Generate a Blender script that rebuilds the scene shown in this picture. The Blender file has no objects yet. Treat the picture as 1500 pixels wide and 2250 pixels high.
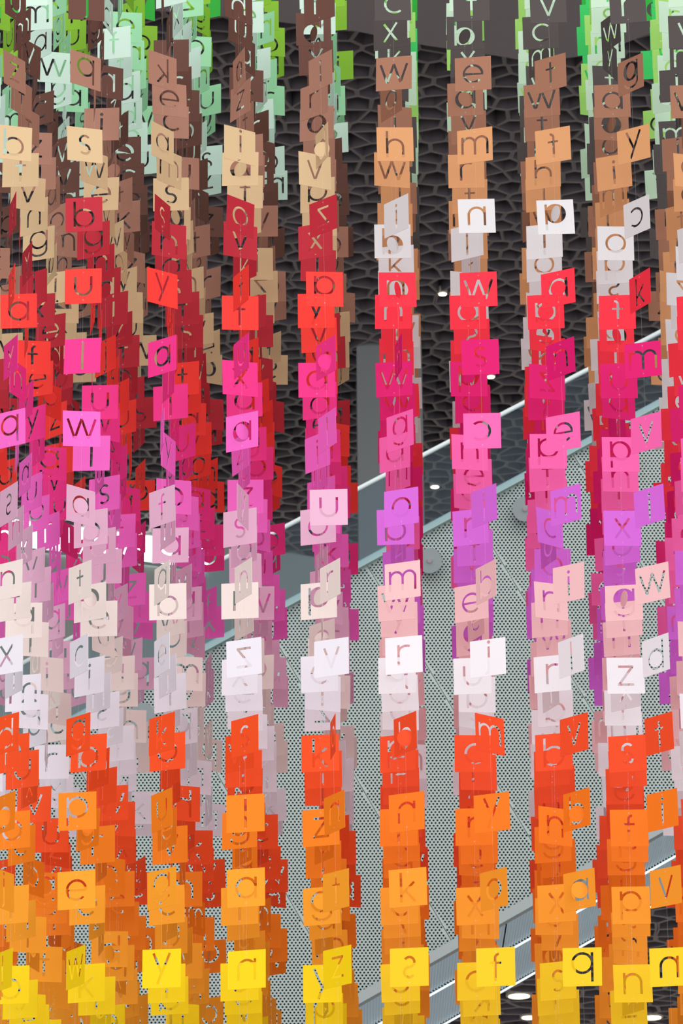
import bpy, math, random
from mathutils import Vector, Matrix
from mathutils.geometry import delaunay_2d_cdt

random.seed(20)
scene = bpy.context.scene
COL = scene.collection

# ------------------------------------------------------------------ camera
F_PX = 9000.0                     # focal length for a 1500 x 2250 frame
PITCH = math.atan(3025.0 / F_PX)
ROLL = math.radians(0.64)
CAM = Vector((0, 0, 1.6))
R0 = Vector((1, 0, 0)); FWD = Vector((0, math.cos(PITCH), math.sin(PITCH)))
U0 = Vector((0, -math.sin(PITCH), math.cos(PITCH)))
RIGHT = R0 * math.cos(ROLL) - U0 * math.sin(ROLL)
UP = R0 * math.sin(ROLL) + U0 * math.cos(ROLL)
cam_data = bpy.data.cameras.new('camera')
cam = bpy.data.objects.new('camera', cam_data)
COL.objects.link(cam)
cam_data.sensor_fit = 'VERTICAL'
cam_data.sensor_height = 36.0
cam_data.sensor_width = 24.0
cam_data.lens = F_PX / 2250.0 * 36.0
cam_data.clip_end = 200
m3 = Matrix((RIGHT, UP, -FWD)).transposed()
cam.matrix_world = Matrix.Translation(CAM) @ m3.to_4x4()
cam_data.dof.use_dof = True
cam_data.dof.focus_distance = 9.9
cam_data.dof.aperture_fstop = 22
scene.camera = cam

# ------------------------------------------------------------------ light
world = bpy.data.worlds.new('hall_light')
scene.world = world
world.use_nodes = True
bg = world.node_tree.nodes['Background']
bg.inputs['Color'].default_value = (0.97, 0.985, 1.0, 1)
bg.inputs['Strength'].default_value = 0.13
sun_data = bpy.data.lights.new('glazed_roof_daylight', 'SUN')
sun_data.energy = 4.0
sun_data.angle = math.radians(122)
sun_data.color = (1.0, 0.985, 0.96)
sun = bpy.data.objects.new('glazed_roof_daylight', sun_data)
COL.objects.link(sun)
sun.rotation_euler = Vector((0.04, -0.95, 0.22)).to_track_quat('Z', 'Y').to_euler()

scene.view_settings.view_transform = 'Standard'
scene.view_settings.look = 'None'
scene.view_settings.gamma = 1.0
scene.view_settings.use_curve_mapping = False
scene.view_settings.exposure = 0.16

# ------------------------------------------------------------------ helpers
def ray(px, py):
    return FWD + RIGHT * ((px - 750.0) / F_PX) + UP * ((1125.0 - py) / F_PX)

def on_plane(px, py, n, d):
    """point of the ray through a pixel on the plane n.P = d (relative to the camera)"""
    r = ray(px, py)
    return CAM + r * (d / r.dot(n))

def on_height(px, py, z):
    r = ray(px, py)
    return CAM + r * ((z - CAM.z) / r.z)

def project(p):
    q = p - CAM
    z = q.dot(FWD)
    return 750 + F_PX * q.dot(RIGHT) / z, 1125 - F_PX * q.dot(UP) / z

def lin(c):
    return tuple(((v / 255.0) / 12.92 if v / 255.0 <= 0.04045 else ((v / 255.0 + 0.055) / 1.055) ** 2.4) for v in c)

def mat(name, rgb, rough=0.6, metal=0.0, spec=0.3, emit=0.0):
    m = bpy.data.materials.new(name)
    m.use_nodes = True
    b = m.node_tree.nodes['Principled BSDF']
    c = lin(rgb) + (1,)
    b.inputs['Base Color'].default_value = c
    b.inputs['Roughness'].default_value = rough
    b.inputs['Metallic'].default_value = metal
    b.inputs['Specular IOR Level'].default_value = spec
    if emit:
        b.inputs['Emission Color'].default_value = c
        b.inputs['Emission Strength'].default_value = emit
    m.diffuse_color = c
    return m

def noisy(m, scale, amount, bump=0.0):
    """slight procedural mottling of a material's own colour"""
    nt = m.node_tree
    b = nt.nodes['Principled BSDF']
    tc = nt.nodes.new('ShaderNodeTexCoord')
    nz = nt.nodes.new('ShaderNodeTexNoise')
    nz.inputs['Scale'].default_value = scale
    nz.inputs['Detail'].default_value = 4
    nt.links.new(tc.outputs['Object'], nz.inputs['Vector'])
    mx = nt.nodes.new('ShaderNodeMix'); mx.data_type = 'RGBA'
    c = b.inputs['Base Color'].default_value
    mx.inputs['A'].default_value = tuple(v * (1 - amount) for v in c[:3]) + (1,)
    mx.inputs['B'].default_value = tuple(min(1, v * (1 + amount)) for v in c[:3]) + (1,)
    nt.links.new(nz.outputs['Fac'], mx.inputs['Factor'])
    nt.links.new(mx.outputs['Result'], b.inputs['Base Color'])
    if bump:
        bp = nt.nodes.new('ShaderNodeBump')
        bp.inputs['Strength'].default_value = bump
        nt.links.new(nz.outputs['Fac'], bp.inputs['Height'])
        nt.links.new(bp.outputs['Normal'], b.inputs['Normal'])
    return m

def paper(name, rgb):
    m = mat(name, rgb, rough=0.62, spec=0.22)
    nt = m.node_tree
    b = nt.nodes['Principled BSDF']
    out = nt.nodes['Material Output']
    c = lin(rgb)
    tr = nt.nodes.new('ShaderNodeBsdfTranslucent')
    tr.inputs['Color'].default_value = c + (1,)
    mx = nt.nodes.new('ShaderNodeMixShader')
    mx.inputs['Fac'].default_value = 0.16
    nt.links.new(b.outputs['BSDF'], mx.inputs[1])
    nt.links.new(tr.outputs['BSDF'], mx.inputs[2])
    nt.links.new(mx.outputs['Shader'], out.inputs['Surface'])
    return m

def mesh_of(name, verts, faces, smooth=False):
    me = bpy.data.meshes.new(name)
    me.from_pydata([tuple(v) for v in verts], [], faces)
    me.update()
    if smooth:
        me.polygons.foreach_set('use_smooth', [True] * len(me.polygons))
    return me

def link(name, me, material=None, parent=None, **props):
    o = bpy.data.objects.new(name, me)
    COL.objects.link(o)
    if material is not None and me is not None:
        if not me.materials:
            me.materials.append(material)
    if parent is not None:
        o.parent = parent
    for k, v in props.items():
        o[k] = v
    return o

class MB:
    def __init__(self):
        self.v = []; self.f = []
    def box(self, a, b):
        x0, y0, z0 = a; x1, y1, z1 = b
        self.hexa([(x0, y0, z0), (x1, y0, z0), (x1, y1, z0), (x0, y1, z0),
                   (x0, y0, z1), (x1, y0, z1), (x1, y1, z1), (x0, y1, z1)])
    def hexa(self, p):
        n = len(self.v); self.v += [tuple(q) for q in p]
        for f in ((0, 3, 2, 1), (4, 5, 6, 7), (0, 1, 5, 4), (1, 2, 6, 5), (2, 3, 7, 6), (3, 0, 4, 7)):
            self.f.append(tuple(n + i for i in f))
    def bar(self, a, b, w, h, up=Vector((0, 0, 1))):
        """box-section bar from a to b, w wide, h tall"""
        a = Vector(a); b = Vector(b)
        t = (b - a).normalized(); s = t.cross(up).normalized(); u = s.cross(t)
        p = []
        for q in (a, b):
            p += [q - s * w / 2 - u * h / 2, q + s * w / 2 - u * h / 2, q + s * w / 2 + u * h / 2, q - s * w / 2 + u * h / 2]
        n = len(self.v); self.v += [tuple(q) for q in p]
        for f in ((0, 1, 2, 3), (7, 6, 5, 4), (0, 4, 5, 1), (1, 5, 6, 2), (2, 6, 7, 3), (3, 7, 4, 0)):
            self.f.append(tuple(n + i for i in f))
    def tube(self, a, b, r, seg=12, r2=None):
        a = Vector(a); b = Vector(b); r2 = r if r2 is None else r2
        t = (b - a).normalized()
        s = t.cross(Vector((0, 0, 1)) if abs(t.z) < 0.9 else Vector((1, 0, 0))).normalized(); u = s.cross(t)
        n = len(self.v)
        for q, rr in ((a, r), (b, r2)):
            for i in range(seg):
                w = 2 * math.pi * i / seg
                self.v.append(tuple(q + s * math.cos(w) * rr + u * math.sin(w) * rr))
        for i in range(seg):
            j = (i + 1) % seg
            self.f.append((n + i, n + j, n + seg + j, n + seg + i))
        self.f.append(tuple(n + seg - 1 - i for i in range(seg)))
        self.f.append(tuple(n + seg + i for i in range(seg)))
    def build(self, name, material, parent=None, smooth=False, **props):
        return link(name, mesh_of(name, self.v, self.f, smooth), material, parent, **props)

# ------------------------------------------------------------------ materials of the hall
M_RIM = noisy(mat('ceiling_mesh_grey', (142, 132, 130), rough=0.7), 3.0, 0.15)
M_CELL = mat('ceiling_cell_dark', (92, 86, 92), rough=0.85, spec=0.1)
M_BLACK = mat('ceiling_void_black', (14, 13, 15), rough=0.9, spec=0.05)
M_SOFFIT = noisy(mat('dark_plaster', (156, 145, 147), rough=0.8, spec=0.15), 1.2, 0.08)
M_WALL = noisy(mat('grey_concrete', (166, 174, 170), rough=0.75, spec=0.2), 0.9, 0.06)
M_DWALL = noisy(mat('charcoal_wall', (128, 132, 135), rough=0.75, spec=0.2), 0.9, 0.06)
M_PERF = noisy(mat('perforated_sheet_grey', (158, 171, 170), rough=0.45, spec=0.4), 1.5, 0.05)
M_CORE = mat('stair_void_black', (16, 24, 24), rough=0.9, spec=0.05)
M_TRIM = mat('grey_painted_steel', (150, 158, 160), rough=0.45, spec=0.4)
M_TRIM2 = mat('pale_teal_steel', (150, 172, 172), rough=0.4, spec=0.4)
M_RIB = noisy(mat('ribbed_metal', (214, 232, 244), rough=0.35, metal=0.0, spec=0.5), 2.0, 0.1)
M_STRIP = mat('bright_strip_white', (225, 245, 250), emit=0.9)
M_RAIL = mat('brushed_handrail', (205, 216, 218), rough=0.35, spec=0.5)
M_DISC = mat('clamp_grey', (132, 142, 146), rough=0.5, spec=0.4)
M_BOLT = mat('bolt_chrome', (220, 225, 228), rough=0.2, metal=0.9)
M_WIN = mat('daylight_pane', (250, 253, 255), emit=4.0)
M_FRAME = mat('window_frame_grey', (150, 160, 165), rough=0.5)
M_LAMP = mat('lamp_glow', (255, 236, 205), emit=5.0)
M_LAMPRIM = mat('lamp_rim', (190, 185, 175), rough=0.4)

M_GLASS = bpy.data.materials.new('tinted_glass'); M_GLASS.use_nodes = True
_nt = M_GLASS.node_tree
for _n in list(_nt.nodes):
    _nt.nodes.remove(_n)
_o = _nt.nodes.new('ShaderNodeOutputMaterial')
_t = _nt.nodes.new('ShaderNodeBsdfTransparent'); _t.inputs['Color'].default_value = (0.82, 0.885, 0.93, 1)
_g = _nt.nodes.new('ShaderNodeBsdfGlossy'); _g.inputs['Roughness'].default_value = 0.05
_g.inputs['Color'].default_value = (0.7, 0.85, 0.95, 1)
_x = _nt.nodes.new('ShaderNodeMixShader'); _x.inputs['Fac'].default_value = 0.012
_nt.links.new(_t.outputs['BSDF'], _x.inputs[1]); _nt.links.new(_g.outputs['BSDF'], _x.inputs[2])
_nt.links.new(_x.outputs['Shader'], _o.inputs['Surface'])

M_THREAD = bpy.data.materials.new('clear_thread'); M_THREAD.use_nodes = True
_nt = M_THREAD.node_tree
_b = _nt.nodes['Principled BSDF']
_b.inputs['Base Color'].default_value = (0.85, 0.85, 0.88, 1)
_b.inputs['Roughness'].default_value = 0.3
_b.inputs['Alpha'].default_value = 0.10

# ------------------------------------------------------------------ ceilings of irregular cells
def voronoi_cells(x0, x1, y0, y1, step, rnd, keep=None):
    """irregular polygons (lists of 2-D points) of a jittered lattice"""
    pts = []
    j = 0
    y = y0
    while y < y1:
        x = x0 + (step / 2 if j % 2 else 0)
        while x < x1:
            px, py = x + rnd.uniform(-.33, .33) * step, y + rnd.uniform(-.33, .33) * step
            if keep is None or keep(px, py):
                pts.append(Vector((px, py)))
            x += step
        y += step * 0.9
        j += 1
    vs, _, tris, _, _, _ = delaunay_2d_cdt(pts, [], [], 0, 1e-7)
    cc = []; around = {}
    for k, t in enumerate(tris):
        a, b, c = (vs[i] for i in t)
        d = 2 * (a.x * (b.y - c.y) + b.x * (c.y - a.y) + c.x * (a.y - b.y))
        if abs(d) < 1e-12:
            cc.append((a + b + c) / 3); continue
        ux = (a.dot(a) * (b.y - c.y) + b.dot(b) * (c.y - a.y) + c.dot(c) * (a.y - b.y)) / d
        uy = (a.dot(a) * (c.x - b.x) + b.dot(b) * (a.x - c.x) + c.dot(c) * (b.x - a.x)) / d
        cc.append(Vector((ux, uy)))
        for i in t:
            around.setdefault(i, []).append(k)
    cells = []
    for i, ks in around.items():
        p = vs[i]
        ks.sort(key=lambda k: math.atan2(cc[k].y - p.y, cc[k].x - p.x))
        poly = [cc[k] for k in ks]
        if len(poly) < 4 or max((q - p).length for q in poly) > 1.4 * step:
            continue
        out = []
        for q in poly:                       # drop slivers
            if not out or (q - out[-1]).length > 0.06 * step:
                out.append(q)
        cells.append((p, out))
    return cells

def cell_geometry(mb, c, poly, z, rim, depth, shrink=0.93):
    """rim ring at height z around the cell, walls going up from its inner edge; origin c"""
    n0 = len(mb.v); n = len(poly)
    cen = sum(poly, Vector((0, 0))) / n
    inner = []
    for q in poly:
        d = q - cen
        inner.append(cen + d * max(0.4, (d.length - rim * 1.25) / max(d.length, 1e-6)))
    for q in poly:
        mb.v.append((q.x - c[0], q.y - c[1], z - c[2]))
    for q in inner:
        mb.v.append((q.x - c[0], q.y - c[1], z - c[2] - 0.004))
    for q in inner:
        w = cen + (q - cen) * shrink
        mb.v.append((w.x - c[0], w.y - c[1], z - c[2] + depth))
    for i in range(n):
        j = (i + 1) % n
        mb.f.append((n0 + i, n0 + n + i, n0 + n + j, n0 + j))
        mb.f.append((n0 + n + i, n0 + 2 * n + i, n0 + 2 * n + j, n0 + n + j))
    return n

def cell_ceiling(name, z, x0, x1, y0, y1, step, rnd, near_test, count, keep=None, rim=0.0135, depth=0.13):
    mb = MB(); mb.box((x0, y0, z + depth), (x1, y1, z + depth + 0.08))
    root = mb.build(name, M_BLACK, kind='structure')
    cells = voronoi_cells(x0, x1, y0, y1, step, rnd, keep)
    cells.sort(key=lambda c: c[0].y)
    rest = MB(); rest_mat = []
    made = 0
    for p, poly in cells:
        P = Vector((p.x, p.y, z))
        px, py = project(P)
        one = near_test(px, py) and made < count
        tgt = MB() if one else rest
        n = cell_geometry(tgt, P if one else (0, 0, 0), poly, z, rim, depth)
        idx = [0, 1] * n
        if one:
            me = mesh_of('ceiling_cell', tgt.v, tgt.f)
            me.materials.append(M_RIM); me.materials.append(M_CELL)
            me.polygons.foreach_set('material_index', idx)
            o = link('ceiling_cell', me, None, root)
            o.location = P
            made += 1
        else:
            rest_mat += idx
    me = mesh_of('ceiling_mesh', rest.v, rest.f)
    me.materials.append(M_RIM); me.materials.append(M_CELL)
    me.polygons.foreach_set('material_index', rest_mat)
    link('ceiling_mesh', me, None, root, kind='stuff')
    return root

H1 = CAM.z + 10.5
H2 = CAM.z + 5.1
ydir = Vector((0, 1, 0))
rnd_c = random.Random(5)
cell_ceiling('ceiling', H1, -3.9, 3.9, 20.3, 33.5, 0.185, rnd_c,
             lambda px, py: 640 < px < 1500 and 80 < py < 1000, 290)
cell_ceiling('ceiling_lower', H2, -3.2, 4.2, 20.5, 28.0, 0.185, rnd_c,
             lambda px, py: 1030 < px < 1500 and 1960 < py < 2250, 120)

# smooth dark rounded soffit in front of the cell ceiling
edge = [(300, 20), (560, 42), (780, 68), (935, 100), (1058, 117), (1133, 130), (1200, 133), (1283, 123), (1367, 97), (1430, 72), (1520, 40), (1640, -20)]
pts = [on_height(x, y, H1 - 0.16) for x, y in edge]
pts = [Vector((-4.2, pts[0].y - 0.5, H1 - 0.16))] + pts + [Vector((4.2, pts[-1].y - 1.0, H1 - 0.16)),
       Vector((4.2, 17.0, H1 - 0.16)), Vector((-4.2, 17.0, H1 - 0.16))]
n = len(pts)
mb = MB()
mb.v = [tuple(p) for p in pts] + [(p.x, p.y, H1 + 0.3) for p in pts]
mb.f = [tuple(range(n)), tuple(n + i for i in reversed(range(n)))] + [(i, n + i, n + (i + 1) % n, (i + 1) % n) for i in range(n)]
mb.build('ceiling_soffit', M_SOFFIT, kind='structure')

# ------------------------------------------------------------------ far walls and the bright window
A = on_height(-250, 1101, H1); B = on_height(1750, 1361, H1)
t = (B - A).normalized(); nrm = Vector((t.y, -t.x, 0))       # towards the camera
mb = MB()
back = -nrm * 0.3
a0 = A + t * -2.0; b0 = B + t * 2.0
zb, zt = CAM.z - 1.6, H1 + 0.2
mb.hexa([Vector((q.x, q.y, zb)) for q in (a0, b0, b0 + back, a0 + back)] + [Vector((q.x, q.y, zt)) for q in (a0, b0, b0 + back, a0 + back)])
mb.build('wall_back', M_WALL, kind='structure')

def on_wall(px, py, off=0.0):
    d = (A - CAM).dot(nrm) + off
    return on_plane(px, py, nrm, d)
# clerestory window: frame with panes
w = link('window_1', None, None, None, kind='structure')
wx = [-230, -80, 60, 205, 350, 460]
def winline(x):
    return 1206 + 0.12 * (x - 60)
mbf = MB()
def wp(x, dy, off):
    return on_wall(x, winline(x) + dy, off)
w.location = (0, 0, 0)
for i in range(len(wx) - 1):
    xa, xb = wx[i] + 3, wx[i + 1] - 3
    mb = MB()
    mb.hexa([wp(xa, -2, 0.02), wp(xb, -2, 0.02), wp(xb, -2, 0.0), wp(xa, -2, 0.0),
             wp(xa, -60, 0.02), wp(xb, -60, 0.02), wp(xb, -60, 0.0), wp(xa, -60, 0.0)])
    mb.build('pane', M_WIN, w)
for x in wx:
    mbf.bar(wp(x, 0, 0.03), wp(x, -62, 0.03), 0.02, 0.02, up=Vector((0, 1, 0)))
mbf.bar(wp(wx[0], 0, 0.03), wp(wx[-1], 0, 0.03), 0.03, 0.02)
mbf.build('window_frame', M_FRAME, w)

# dark bulkhead seen above the stair
pa = on_plane(786, 1000, ydir, 27.5); pb = on_plane(930, 1000, ydir, 27.5)
mb = MB(); mb.box((pa.x, pa.y, CAM.z), (pb.x, pb.y + 1.5, H1 + 0.05))
mb.build('wall_bulkhead', M_DWALL, kind='structure')

# pale floor of the hall
mb = MB(); mb.box((-9, -14, -0.1), (9, 34.5, 0.0))
mb.build('floor', noisy(mat('pale_terrazzo', (196, 194, 190), rough=0.4), 6.0, 0.06), kind='structure')

# dark wall closing the lower ceiling
mb = MB(); mb.box((-4, 28.0, CAM.z - 1.6), (5, 28.2, H2 + 0.1))
mb.build('wall_lower', M_DWALL, kind='structure')

# ------------------------------------------------------------------ staircase
YS = 14.7                                   # distance of the stair's side
def S(px, py, off=0.0):
    return on_plane(px, py, ydir, YS + off)
def up_line(x): return 1258 - 0.54 * (x - 776)
def lo_line(x): return 2192 - 0.566 * (x - 777)
def bar1_y(x): return 2210 - 0.563 * (x - 938)
XL, XR = -260, 1790
stair = link('staircase', None, None, None,
             label='diagonal staircase flank clad in perforated grey metal with glass balustrade', category='staircase')
stair.location = (0, YS, 0)
def local(v):
    return Vector(v) - Vector((0, YS, 0))
class SMB(MB):
    def build(self, name, material, parent=None, smooth=False, **props):
        self.v = [tuple(local(q)) for q in self.v]
        return super().build(name, material, parent or stair, smooth, **props)

# perforated panels between seams that run square to the slope
PITCH_X = 8.4 / F_PX * (S(900, 1600) - CAM).dot(FWD)
PITCH_Z = 5.9 / F_PX * (S(900, 1600) - CAM).dot(FWD) / math.cos(math.radians(15))
HR = PITCH_X * 0.30
def to2(p): return Vector((p.x, p.z))
UL, URR = to2(S(XL, up_line(XL))), to2(S(XR, up_line(XR)))
LL, LR = to2(S(XL, lo_line(XL))), to2(S(XR, lo_line(XR)))
def hit(p, d, a, b):
    e = b - a
    den = d.x * e.y - d.y * e.x
    s = ((a.x - p.x) * e.y - (a.y - p.y) * e.x) / den
    return p + d * s
sl = (URR - UL).normalized()
perp = Vector((sl.y, -sl.x))
seam_x = [XL - 900 + 226 * 0] + []
seam_x = [806 + 226 * k for k in range(-8, 5)]
seams = []
for x in seam_x:
    p = to2(S(x, up_line(x)))
    seams.append((p, hit(p, perp, LL, LR)))
GAP = 0.0012
for (p0, q0), (p1, q1) in zip(seams[:-1], seams[1:]):
    quad = [q0 + sl * GAP, q1 - sl * GAP, p1 - sl * GAP, p0 + sl * GAP]
    xs = [v.x for v in quad]; zs = [v.y for v in quad]
    if project(Vector((min(xs), YS, max(zs))))[0] > 1750 or project(Vector((max(xs), YS, min(zs))))[0] < -250:
        continue
    verts = list(quad); faces = [[0, 1, 2, 3]]
    edges_n = []
    for i in range(4):
        a, b = quad[i], quad[(i + 1) % 4]
        e = (b - a).normalized(); edges_n.append((a, Vector((-e.y, e.x))))
    j0 = math.floor(min(zs) / PITCH_Z); j1 = math.ceil(max(zs) / PITCH_Z)
    for j in range(j0, j1 + 1):
        z = j * PITCH_Z
        i0 = math.floor(min(xs) / PITCH_X); i1 = math.ceil(max(xs) / PITCH_X)
        for i in range(i0, i1 + 1):
            c = Vector(((i + (0.5 if j % 2 else 0)) * PITCH_X, z))
            if all((c - a).dot(nn) > HR * 1.15 for a, nn in edges_n):
                pxx, pyy = project(Vector((c.x, YS, c.y)))
                if not (-80 < pxx < 1580 and pyy < 2330):
                    continue
                k = len(verts)
                for h in range(6):
                    w_ = math.pi / 3 * h + math.pi / 6
                    verts.append(c + Vector((math.cos(w_) * HR, math.sin(w_) * HR * 0.92)))
                faces.append([k + h for h in range(6)])
    vs, es, fs, ov, oe, of = delaunay_2d_cdt(verts, [], faces, 1, 1e-7)
    keep = [f for f, o in zip(fs, of) if len(o) == 1 and o[0] == 0]
    me = mesh_of('perforated_panel', [(v.x, 0.0, v.y) for v in vs], keep)
    link('perforated_panel', me, M_PERF, stair)

# dark body behind the panels
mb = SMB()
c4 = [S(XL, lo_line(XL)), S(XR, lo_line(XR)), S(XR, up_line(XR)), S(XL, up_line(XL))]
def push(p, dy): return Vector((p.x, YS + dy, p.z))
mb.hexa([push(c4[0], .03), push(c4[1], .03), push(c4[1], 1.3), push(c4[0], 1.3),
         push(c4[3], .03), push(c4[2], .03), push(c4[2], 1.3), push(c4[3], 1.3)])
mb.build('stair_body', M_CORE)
# edge trims
def strip(name, line, h, material, y0=-0.03, y1=0.03):
    m = SMB()
    a, b = S(XL, line(XL)), S(XR, line(XR))
    m.hexa([push(a, y0), push(b, y0), push(b, y1), push(a, y1)] +
           [push(p, d) + Vector((0, 0, h)) for p, d in ((a, y0), (b, y0), (b, y1), (a, y1))])
    return m.build(name, material)
PXM = (S(900, 1600) - CAM).dot(FWD) / F_PX      # metres per pixel at the stair
strip('upper_trim', lambda x: up_line(x) + 2, 17 * PXM, M_TRIM2)
strip('lower_trim', lambda x: lo_line(x) + 24, 25 * PXM, M_TRIM)
# ribbed underside: two bands of corrugated panels with bright strips between, glow set in their material
a, b = S(XL, lo_line(XL) + 22), S(XR, lo_line(XR) + 22)
dirv = (b - a).normalized(); nz = Vector((-dirv.z, 0, dirv.x))
length = (b - a).length
RIB = 0.0125
def band(y0, y1, drop):
    s = 0.0; seg = RIB * 69 + 0.0006
    while s < length:
        e = min(s + seg - 0.0006, length)
        m = SMB(); k = int((e - s) / RIB + 0.01)
        prof = []
        for i in range(k):
            for f, h in ((0, 0), (.35, 0), (.5, .005), (.85, .005)):
                prof.append((s + (i + f) * RIB, h))
        for y in (y0, y1):
            for q, h in prof:
                pnt = a + dirv * q + nz * (h - drop)
                m.v.append((pnt.x, YS + y, pnt.z))
        npf = len(prof)
        for i in range(npf - 1):
            m.f.append((i, i + 1, npf + i + 1, npf + i))
        m.build('soffit_panel', M_RIB)
        s += seg
band(0.02, 0.525, 0.0)
band(0.55, 1.27, 0.0)
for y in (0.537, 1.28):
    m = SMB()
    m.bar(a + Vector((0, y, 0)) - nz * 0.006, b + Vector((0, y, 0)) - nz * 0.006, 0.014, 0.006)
    m.build('bright_strip', M_STRIP)
# handrail, glass, clamps
def rail_line(x): return 1084 - 0.52 * (x - 768)
m = SMB(); m.tube(S(XL, rail_line(XL), -0.06), S(XR, rail_line(XR), -0.06), 5.5 * PXM, 14)
m.build('handrail', M_RAIL, smooth=True)
gx = [930 + 420 * k for k in range(-3, 3)]
gx[0] = XL
for xa, xb in zip(gx[:-1], gx[1:]):
    m = SMB(); xa += 2; xb -= 2
    m.hexa([S(xa, up_line(xa) - 17, -.066), S(xb, up_line(xb) - 17, -.066), S(xb, up_line(xb) - 17, -.054), S(xa, up_line(xa) - 17, -.054),
            S(xa, rail_line(xa) + 2, -.066), S(xb, rail_line(xb) + 2, -.066), S(xb, rail_line(xb) + 2, -.054), S(xa, rail_line(xa) + 2, -.054)])
    m.build('glass_pane', M_GLASS)
for k in range(-5, 4):
    x = 943 + 210 * k; y = up_line(x) + 64
    m = SMB(); m.tube(S(x, y, -0.085), S(x, y, 0.0), 28 * PXM, 28)
    d = m.build('clamp_disc', M_DISC)
    m = SMB(); m.tube(S(x, y, -0.094), S(x, y, -0.08), 5 * PXM, 10, )
    bo = m.build('bolt', M_BOLT, d)

# ------------------------------------------------------------------ ceiling lamps
def lamp(px, py, h, r, label):
    p = on_height(px, py, h - 0.012)
    o = link('ceiling_light', None, None, None, label=label, category='light', group='recessed ceiling lights')
    o.location = p
    mb = MB(); mb.tube((0, 0, 0), (0, 0, 0.05), r, 20); mb.build('rim', M_LAMPRIM, o)
    mb = MB(); mb.tube((0, 0, -0.004), (0, 0, 0.0), r * 0.78, 20); mb.build('diffuser', M_LAMP, o)
lamp(972, 646, H1, 0.034, 'small warm round light in the dark cell ceiling right of the red cards')
lamp(1078, 828, H1, 0.034, 'small warm round light in the cell ceiling just above the handrail')
lamp(955, 1070, H1, 0.04, 'small round ceiling light seen through the balustrade glass')
lamp(1140, 2189, H2, 0.080, 'round ceiling light directly under the lower edge of the staircase')
lamp(1163, 2236, H2, 0.060, 'round ceiling light half hidden by yellow cards at the bottom')
lamp(1432, 2236, H2, 0.070, 'round ceiling light at the bottom right below the yellow cards')

# ------------------------------------------------------------------ cut-out letters
T = 0.066; RR = 0.285; XH = 0.560; ASC = 0.78; DSC = -0.20
def bar2(x0, y0, x1, y1, w=T):
    d = Vector((x1 - x0, y1 - y0)).normalized(); n_ = Vector((-d.y, d.x)) * w / 2
    a_ = Vector((x0, y0)); b_ = Vector((x1, y1))
    return ('cut', [a_ - n_, b_ - n_, b_ + n_, a_ + n_])
def disc2(cx, cy, r, seg=28, kind='cut'):
    return (kind, [Vector((cx + r * math.cos(2 * math.pi * i / seg + .05), cy + r * math.sin(2 * math.pi * i / seg + .05))) for i in range(seg)])
def ring2(cx, cy, r=RR):
    return [disc2(cx, cy, r, kind='outer'), disc2(cx, cy, r - T, kind='inner')]
def arc2(cx, cy, r, a0, a1, w=T, seg=14, ry=None):
    ry = r if ry is None else ry
    p = []
    for i in range(seg + 1):
        t_ = math.radians(a0 + (a1 - a0) * i / seg); p.append(Vector((cx + r * math.cos(t_), cy + ry * math.sin(t_))))
    for i in range(seg, -1, -1):
        t_ = math.radians(a0 + (a1 - a0) * i / seg); p.append(Vector((cx + (r - w) * math.cos(t_), cy + (ry - w) * math.sin(t_))))
    return ('cut', p)
h_ = T / 2
def arch(x, w_):               # n-shaped arch whose left leg starts at x, outer width w_
    r = w_ / 2
    return [arc2(x + r, XH - r, r, 0, 180), bar2(x + w_ - h_, 0, x + w_ - h_, XH - r + .002)]
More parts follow.
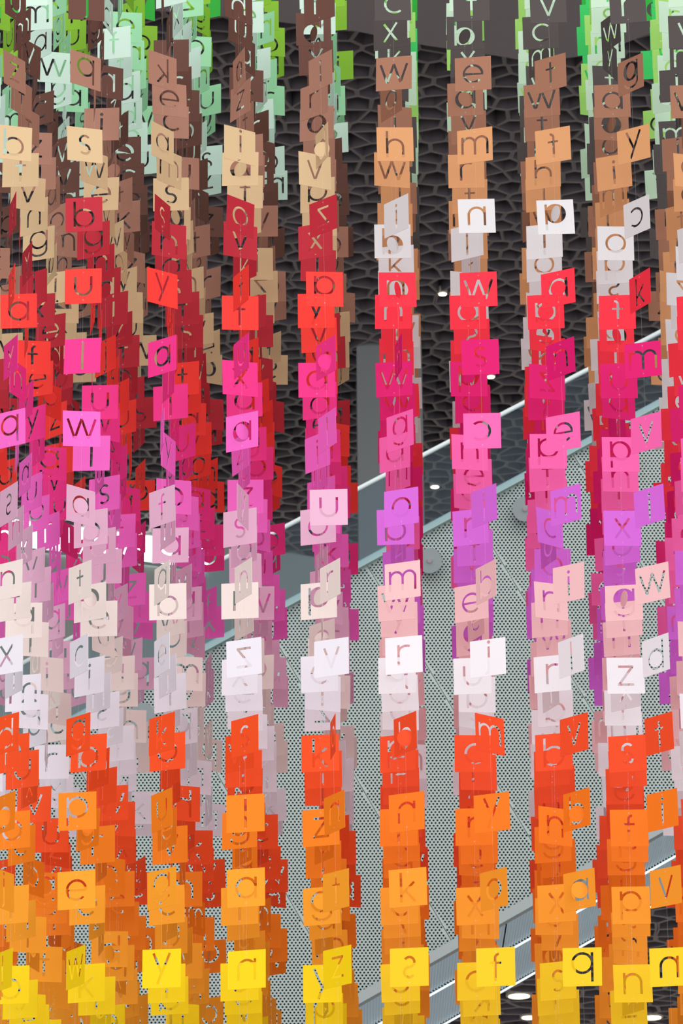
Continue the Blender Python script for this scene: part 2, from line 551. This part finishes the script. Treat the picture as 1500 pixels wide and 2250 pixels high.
GL = {
    'a': ring2(RR, RR) + [bar2(2 * RR - h_, 0, 2 * RR - h_, XH)],
    'b': [bar2(h_, 0, h_, ASC)] + ring2(RR, RR),
    'c': [arc2(RR, RR, RR, 48, 312, seg=24)],
    'd': ring2(RR, RR) + [bar2(2 * RR - h_, 0, 2 * RR - h_, ASC)],
    'e': [arc2(RR, RR, RR, 0, 316, seg=28), bar2(.02, RR - .01, 2 * RR - .004, RR - .01, .056)],
    'f': [bar2(.13, 0, .13, .60), arc2(.13 - h_ + .13, .60, .13, 88, 180), bar2(0, .47, .29, .47, .055)],
    'g': ring2(RR, RR) + [bar2(2 * RR - h_, -.02, 2 * RR - h_, XH), arc2(RR, -.02, RR, 190, 360, ry=.22)],
    'h': [bar2(h_, 0, h_, ASC)] + arch(0, .50),
    'i': [bar2(.06, 0, .06, XH - .02), disc2(.06, .66, .048, 12)],
    'j': [bar2(.16, -.1, .16, XH - .02), arc2(.16 + h_ - .13, -.1, .13, 270, 360), disc2(.16, .66, .048, 12)],
    'k': [bar2(h_, 0, h_, ASC), bar2(.06, .22, .38, .52), bar2(.15, .30, .40, .0)],
    'l': [bar2(.06, 0, .06, ASC)],
    'm': [bar2(h_, 0, h_, XH)] + arch(0, .42) + arch(.42 - T, .42),
    'n': [bar2(h_, 0, h_, XH)] + arch(0, .50),
    'o': ring2(RR, RR),
    'p': [bar2(h_, DSC, h_, XH)] + ring2(RR, RR),
    'q': ring2(RR, RR) + [bar2(2 * RR - h_, DSC, 2 * RR - h_, XH)],
    'r': [bar2(h_, 0, h_, XH), arc2(.24, XH - .2, .24, 62, 180, ry=.2)],
    's': [arc2(.17, .410, .165, 35, 270, seg=18), arc2(.17, .146, .165, -145, 90, seg=18)],
    't': [bar2(.15, 0, .15, .68), bar2(0, .48, .30, .48, .055)],
    'u': [bar2(h_, .24, h_, XH), arc2(.25, .25, .25, 180, 360), bar2(.50 - h_, .24, .50 - h_, XH)],
    'v': [bar2(.03, XH, .24, .0), bar2(.45, XH, .24, .0)],
    'w': [bar2(.03, XH, .215, 0), bar2(.40, XH, .215, 0), bar2(.40, XH, .585, 0), bar2(.77, XH, .585, 0)],
    'x': [bar2(.03, XH, .41, 0), bar2(.41, XH, .03, 0)],
    'y': [bar2(.03, XH, .24, .05), bar2(.45, XH, .13, -.24)],
    'z': [bar2(.02, XH - h_, .42, XH - h_), bar2(.39, XH - .04, .04, .04), bar2(0, h_, .43, h_)],
}
CARD = 0.090
THICK = 0.0008

def extruded(verts2, tris):
    """solid sheet from flat triangles (x, z), front towards -y"""
    used = sorted({i for t_ in tris for i in t_}); mp = {i: k for k, i in enumerate(used)}
    n_ = len(used)
    v = [(verts2[i].x * CARD, -THICK / 2, verts2[i].y * CARD) for i in used] + [(verts2[i].x * CARD, THICK / 2, verts2[i].y * CARD) for i in used]
    f = []; cnt = {}
    for t_ in tris:
        t_ = [mp[i] for i in t_]
        f.append(tuple(t_)); f.append(tuple(n_ + i for i in reversed(t_)))
        for i in range(len(t_)):
            cnt[(t_[i], t_[(i + 1) % len(t_)])] = 1
    for (i, j) in cnt:
        if (j, i) not in cnt:
            f.append((i, n_ + i, n_ + j, j))
    return v, f

CARD_MESH = {}; COUNTER_MESH = {}
for ch, prims in GL.items():
    allp = [p for k, ps in prims if k != 'inner' for p in ps]
    cx = (min(p.x for p in allp) + max(p.x for p in allp)) / 2
    cy = (min(p.y for p in allp) + max(p.y for p in allp)) / 2
    off = Vector((cx, cy))
    verts = [Vector((-.5, -.5)), Vector((.5, -.5)), Vector((.5, .5)), Vector((-.5, .5))]
    faces = [[0, 1, 2, 3]]; kinds = ['card']
    for k, ps in prims:
        b_ = len(verts); verts += [p - off for p in ps]
        idx = list(range(b_, b_ + len(ps)))
        area = sum(ps[i].x * ps[(i + 1) % len(ps)].y - ps[(i + 1) % len(ps)].x * ps[i].y for i in range(len(ps)))
        faces.append(idx if area > 0 else idx[::-1]); kinds.append(k)
    vs, es, fs, ov, oe, of = delaunay_2d_cdt(verts, [], faces, 1, 1e-6)
    keep = []
    for f, o in zip(fs, of):
        ks = [kinds[i] for i in o]
        if 'card' not in ks or 'cut' in ks:
            continue
        if 'outer' in ks and 'inner' not in ks:
            continue
        keep.append(list(f))
    comp = list(range(len(keep))); vert_first = {}
    def find(i):
        while comp[i] != i:
            comp[i] = comp[comp[i]]; i = comp[i]
        return i
    emap = {}
    for i, f in enumerate(keep):
        for a_ in range(3):
            e_ = tuple(sorted((f[a_], f[(a_ + 1) % 3])))
            if e_ in emap:
                comp[find(i)] = find(emap[e_])
            else:
                emap[e_] = i
    groups = {}
    for i in range(len(keep)):
        groups.setdefault(find(i), []).append(keep[i])
    main = None; islands = []
    for g_ in groups.values():
        if any(abs(vs[i].x) > .49 for f in g_ for i in f):
            main = (main or []) + g_
        else:
            ar = sum(abs((vs[f[1]] - vs[f[0]]).cross(vs[f[2]] - vs[f[0]])) / 2 for f in g_)
            if ar > .01:
                islands += g_
    v, f = extruded(vs, main)
    CARD_MESH[ch] = mesh_of('letter_card', v, f); CARD_MESH[ch].materials.append(None)
    if islands:
        v, f = extruded(vs, islands)
        COUNTER_MESH[ch] = mesh_of('counter', v, f); COUNTER_MESH[ch].materials.append(None)

# ------------------------------------------------------------------ colour layers (top to bottom)
LAYER_Y = [-716, -576, -433, -288, -140, 10, 162, 319, 477, 635, 786, 947, 1113, 1278, 1442, 1615, 1783, 1953, 2127, 2303]
LEFT = [('teal', (15, 150, 140)), ('green', (60, 188, 70)), ('lime green', (140, 195, 55)), ('mint green', (165, 228, 182)),
        ('pale mint', (216, 242, 230)), ('dark brown', (112, 74, 64)), ('rose brown', (184, 133, 114)), ('cream', (228, 198, 155)),
        ('crimson', (198, 45, 62)), ('bright red', (255, 66, 58)), ('magenta pink', (250, 58, 150)), ('orchid pink', (252, 112, 212)),
        ('light pink', (238, 188, 218)), ('ivory', (249, 236, 232)), ('white', (243, 239, 250)), ('orange red', (255, 88, 35)),
        ('orange', (255, 140, 28)), ('amber', (255, 170, 44)), ('yellow', (255, 220, 14)), ('yellow', (255, 226, 10))]
RIGHTC = [('teal', (0, 145, 130)), ('deep green', (45, 178, 62)), ('green', (60, 205, 104)), ('lime green', (168, 222, 115)),
          ('pale mint', (206, 234, 210)), ('charcoal', (86, 79, 79)), ('brown', (172, 120, 96)), ('tan', (224, 162, 112)),
          ('white', (228, 225, 229)), ('pinkish red', (252, 52, 74)), ('deep pink', (228, 20, 116)), ('hot pink', (255, 108, 186)),
          ('violet', (226, 114, 232)), ('blush pink', (252, 204, 208)), ('white', (247, 243, 250)), ('orange red', (252, 84, 40)),
          ('orange', (255, 130, 28)), ('amber', (255, 162, 44)), ('yellow', (255, 212, 34)), ('yellow', (255, 220, 30))]
MATS = {}
for side, tab in (('a', LEFT), ('b', RIGHTC)):
    for k, (nm, rgb) in enumerate(tab):
        MATS[side, k] = paper('paper_%s_%d%s' % (nm.replace(' ', '_'), k, side), rgb)

# ------------------------------------------------------------------ the grid of strands
GDIR = ray(1110, 4150); GDIR = Vector((GDIR.x, GDIR.y, 0)).normalized()
DEL = math.radians(2.24)
NROW = Vector((-math.sin(DEL), math.cos(DEL), 0))
Z0 = F_PX * CARD / 84.0
D0 = (ray(900, 1442) * Z0).dot(NROW)
DROW = 0.0170 * D0
STEP = GDIR * (DROW / GDIR.dot(NROW))
LAYER_Z = [on_plane(1000, y, NROW, D0).z for y in LAYER_Y]
NROWS = 11
FRONT = {-1: (-142, -178), 0: (32, 5), 1: (188, 166), 2: (357, 355), 3: (525, 542), 4: (704, 741), 5: (865, 899), 6: (1039, 1089),
         7: (1209, 1279), 8: (1385, 1470), 9: (1560, 1655)}
SECOND = {-2: (-295, -330), -1: (-120, -148), 0: (47, 22), 1: (208, 190), 2: (372, 366), 3: (528, 526), 4: (690, 708), 5: (859, 879), 6: (1022, 1046),
          7: (1190, 1226), 8: (1345, 1390), 9: (1512, 1572), 10: (1690, 1760)}
# letters seen on the two nearest rows: layer -> 'letter yaw' (yaw > 0: right edge nearer; ~ = seen from behind)
SEEN0 = {
    0: 'u-60 z-58 b-15 x75 a76 x64 q30 ~s58 n35 x28 d42 b52 j-62 l55',
    1: 'j-12 q-38 s-20 b3 u5 l10 w-10 a-45 t50 c58 g48 p8 e12 w58',
    2: 'o84 ~k-42 a-55 s-68 y-38 a38 i82 f45 q64 e64 k46 u55 g40 y8',
    3: '~h-42 a70 j-34 o-44 f64 u65 a30 y-74 n62 ~z22 s44 l9 a13 ~n14',
    4: 'r32 i50 d70 ~z42 p-5 b58 l62 u2 r58 v25 a82 ~n58 t48 z44',
    5: 'c0 w12 h-3 i50 ~a-4 h80 g46 o26 m22 r15 b55 ~n25 k15 ~s11',
    6: 't3 e9 m18 ~n-1 w4 s3 ~c3 i50 b60 j24 m-40 y25 o48 f10',
    7: 'v1 t34 ~f20 p-1 a28 n44 e28 m40 i38 l52 v46 b50 a40 q8',
    8: 'r8 g50 y32 ~c50 k60 m17 v40 i42 w33 d50 t48 i42 v42 ~n10',
}
SEEN1 = {
    0: 'm58 t-60 t2 o85 a1 n-68 i80 n62 t28 ~t58 n28 o15 i20 b5',
    1: 'g62 a84 w-45 g24 h80 u86 l2 b22 p28 i35 b18 g50 e20 k14',
    2: 'i78 e-20 m-50 h-22 d83 l68 y-70 n64 b5 j60 o18 e58 c20 l12',
    3: 'u-50 z55 a3 v-24 f-4 x-18 z62 s25 r6 x15 w40 g22 l15 u8',
    4: 'd-12 r40 v-28 x20 y-1 a-1 i48 o18 p15 c10 k8 z14 g16 y4',
    5: 'x20 o55 w-12 b-1 n2 w8 a35 b4 w12 q6 p20 l8 c12 u6',
    6: 'b0 a7 r0 l30 a0 p-4 n-12 r18 e28 u4 c-3 r8 x10 o11',
    7: 'c5 w10 h18 l12 ~a5 ~z-12 p-1 c-44 n-26 r16 b15 n-26 x12 s24',
    8: 'w62 a5 i20 o-2 ~f5 u0 p-3 x-2 g8 z-2 s10 f0 p0 n-1',
}
SEEN2 = {
    0: 'y-55 t-58 v-20 x70 q80 y62 a66 k60 q5 m14 u24 e40 n35 s20',
    1: 'w80 i4 e8 n38 x82 u3 a72 a24 e3 h46 m50 r20 z62 f12',
    2: 'j2 c-10 s2 d26 m80 l15 p74 a5 w40 i28 n56 v18 r64 b8',
    3: 'a-58 t60 t1 k48 w76 a8 c70 d44 n58 e4 f10 q62 i30 o12',
}
def parse(s):
    out = []
    for tok in s.split():
        mir = tok[0] == '~'
        tok = tok.lstrip('~')
        out.append((tok[0], float(tok[1:]), mir))
    return out
SEEN0 = {k: parse(v) for k, v in SEEN0.items()}
SEEN1 = {k: parse(v) for k, v in SEEN1.items()}
SEEN2 = {k: parse(v) for k, v in SEEN2.items()}
ORD = ['front', 'second', 'third', 'fourth', 'fifth', 'sixth', 'seventh', 'eighth', 'ninth', 'tenth', 'eleventh', 'twelfth']
ORDC = ['first', 'second', 'third', 'fourth', 'fifth', 'sixth', 'seventh', 'eighth', 'ninth', 'tenth', 'eleventh', 'twelfth', 'thirteenth']
LETTERS = 'abcdefghijklmnopqrstuvwxyz'
rnd = random.Random(77)
n_cards = 0
for row in range(NROWS):
    table = FRONT if row == 0 else SECOND
    kept = []
    for c in sorted(table):
        xt, xb = table[c]
        d = D0 + (DROW if row > 0 else 0)
        yt, yb = (162, 2127) if row == 0 else (222, 2165)
        Pt, Pb = on_plane(xt, yt, NROW, d), on_plane(xb, yb, NROW, d)
        if row > 1:
            sh = STEP * (row - 1) + Vector((rnd.uniform(-.011, .011), rnd.uniform(-.012, .012), 0))
            Pt, Pb = Pt + sh, Pb + sh
            Pb = Pb + (Pt - Pb) * 0 + Vector((rnd.uniform(-.008, .008), 0, 0))
        def at(z, Pt=Pt, Pb=Pb):
            return Pb + (Pt - Pb) * ((z - Pb.z) / (Pt.z - Pb.z))
        vis = []
        for k, z in enumerate(LAYER_Z):
            p = at(z + rnd.uniform(-.004, .004))
            px, py = project(p)
            if -44 < px < 1544 and -50 < py < 2296:
                vis.append((k, p))
        if vis:
            kept.append((c, vis, at))
    for order, (c, vis, at) in enumerate(kept):
        side = 'a' if c <= 4 else 'b'
        tab = LEFT if side == 'a' else RIGHTC
        strand = link('letter_strand', None, None, None, category='hanging strand', group='hanging strands of cut-out letter cards')
        zt = vis[0][1].z + 0.35; zb = vis[-1][1].z - 0.30
        base = at(zb)
        strand.location = base
        top = at(zt) - base
        th = MB()
        th.tube((0, 0, 0), top, 0.00032, 4)
        words = []
        for k, p in vis:
            seen = (SEEN0 if row == 0 else SEEN1 if row == 1 else SEEN2 if row == 2 else {}).get(c)
            if seen is not None and 5 <= k <= 18:
                ch, yaw, mir = seen[k - 5]
            else:
                ch = rnd.choice(LETTERS)
                if side == 'a':
                    pick = rnd.random()
                    yaw = rnd.gauss(26, 24) if pick < .60 else rnd.uniform(58, 88) if pick < .80 else rnd.uniform(-78, 0)
                else:
                    yaw = rnd.gauss(5, 14) if rnd.random() < .8 else rnd.uniform(-70, 80)
                mir = rnd.random() < .3
            rz = -math.radians(yaw) + (math.pi if mir else 0)
            m_ = MATS[side, k]
            o = bpy.data.objects.new('letter_card', CARD_MESH[ch])
            COL.objects.link(o)
            o.parent = strand
            o.location = p - base
            o.rotation_euler = (rnd.gauss(0, .012), rnd.gauss(0, .010), rz)
            o.material_slots[0].link = 'OBJECT'
            o.material_slots[0].material = m_
            o['label'] = '%s card with cut-out letter %s' % (tab[k][0], ch)
            n_cards += 1
            words.append((tab[k][0], ch, abs(yaw), k))
            if ch in COUNTER_MESH:
                q = bpy.data.objects.new('counter', COUNTER_MESH[ch])
                COL.objects.link(q)
                q.parent = o
                q.rotation_euler = (0, 0, math.radians(rnd.gauss(0, 6) if rnd.random() < .72 else rnd.uniform(-75, 75)))
                q.material_slots[0].link = 'OBJECT'
                q.material_slots[0].material = m_
            # clear adhesive dots that hold the card on the thread
            ca, sa = math.cos(rz), math.sin(rz)
            nrm_ = Vector((sa, -ca, 0)) * (-1 if mir else 1)
            for dz in (-.036, .036):
                cpt = p - base + Vector((0, 0, dz)) + nrm_ * 0.0007
                th.tube(cpt - nrm_ * 0.0002, cpt + nrm_ * 0.0002, 0.0019, 8)
        th.build('thread', M_THREAD, strand)
        place = ORDC[order]
        if row == 0:
            w2 = [w_ for w_ in words if w_[2] < 45 and w_[3] > 5] or words
            w2 = sorted(w2, key=lambda w_: w_[2])[:2]
            desc = ' and '.join('%s %s' % (w_[0], w_[1]) for w_ in w2)
            strand['label'] = 'front strand of letter cards with %s, %s from left' % (desc, place)
        else:
            strand['label'] = 'hanging strand of cut-out letter cards, %s row back, %s from left' % (ORD[row], place)
print('cards', n_cards)
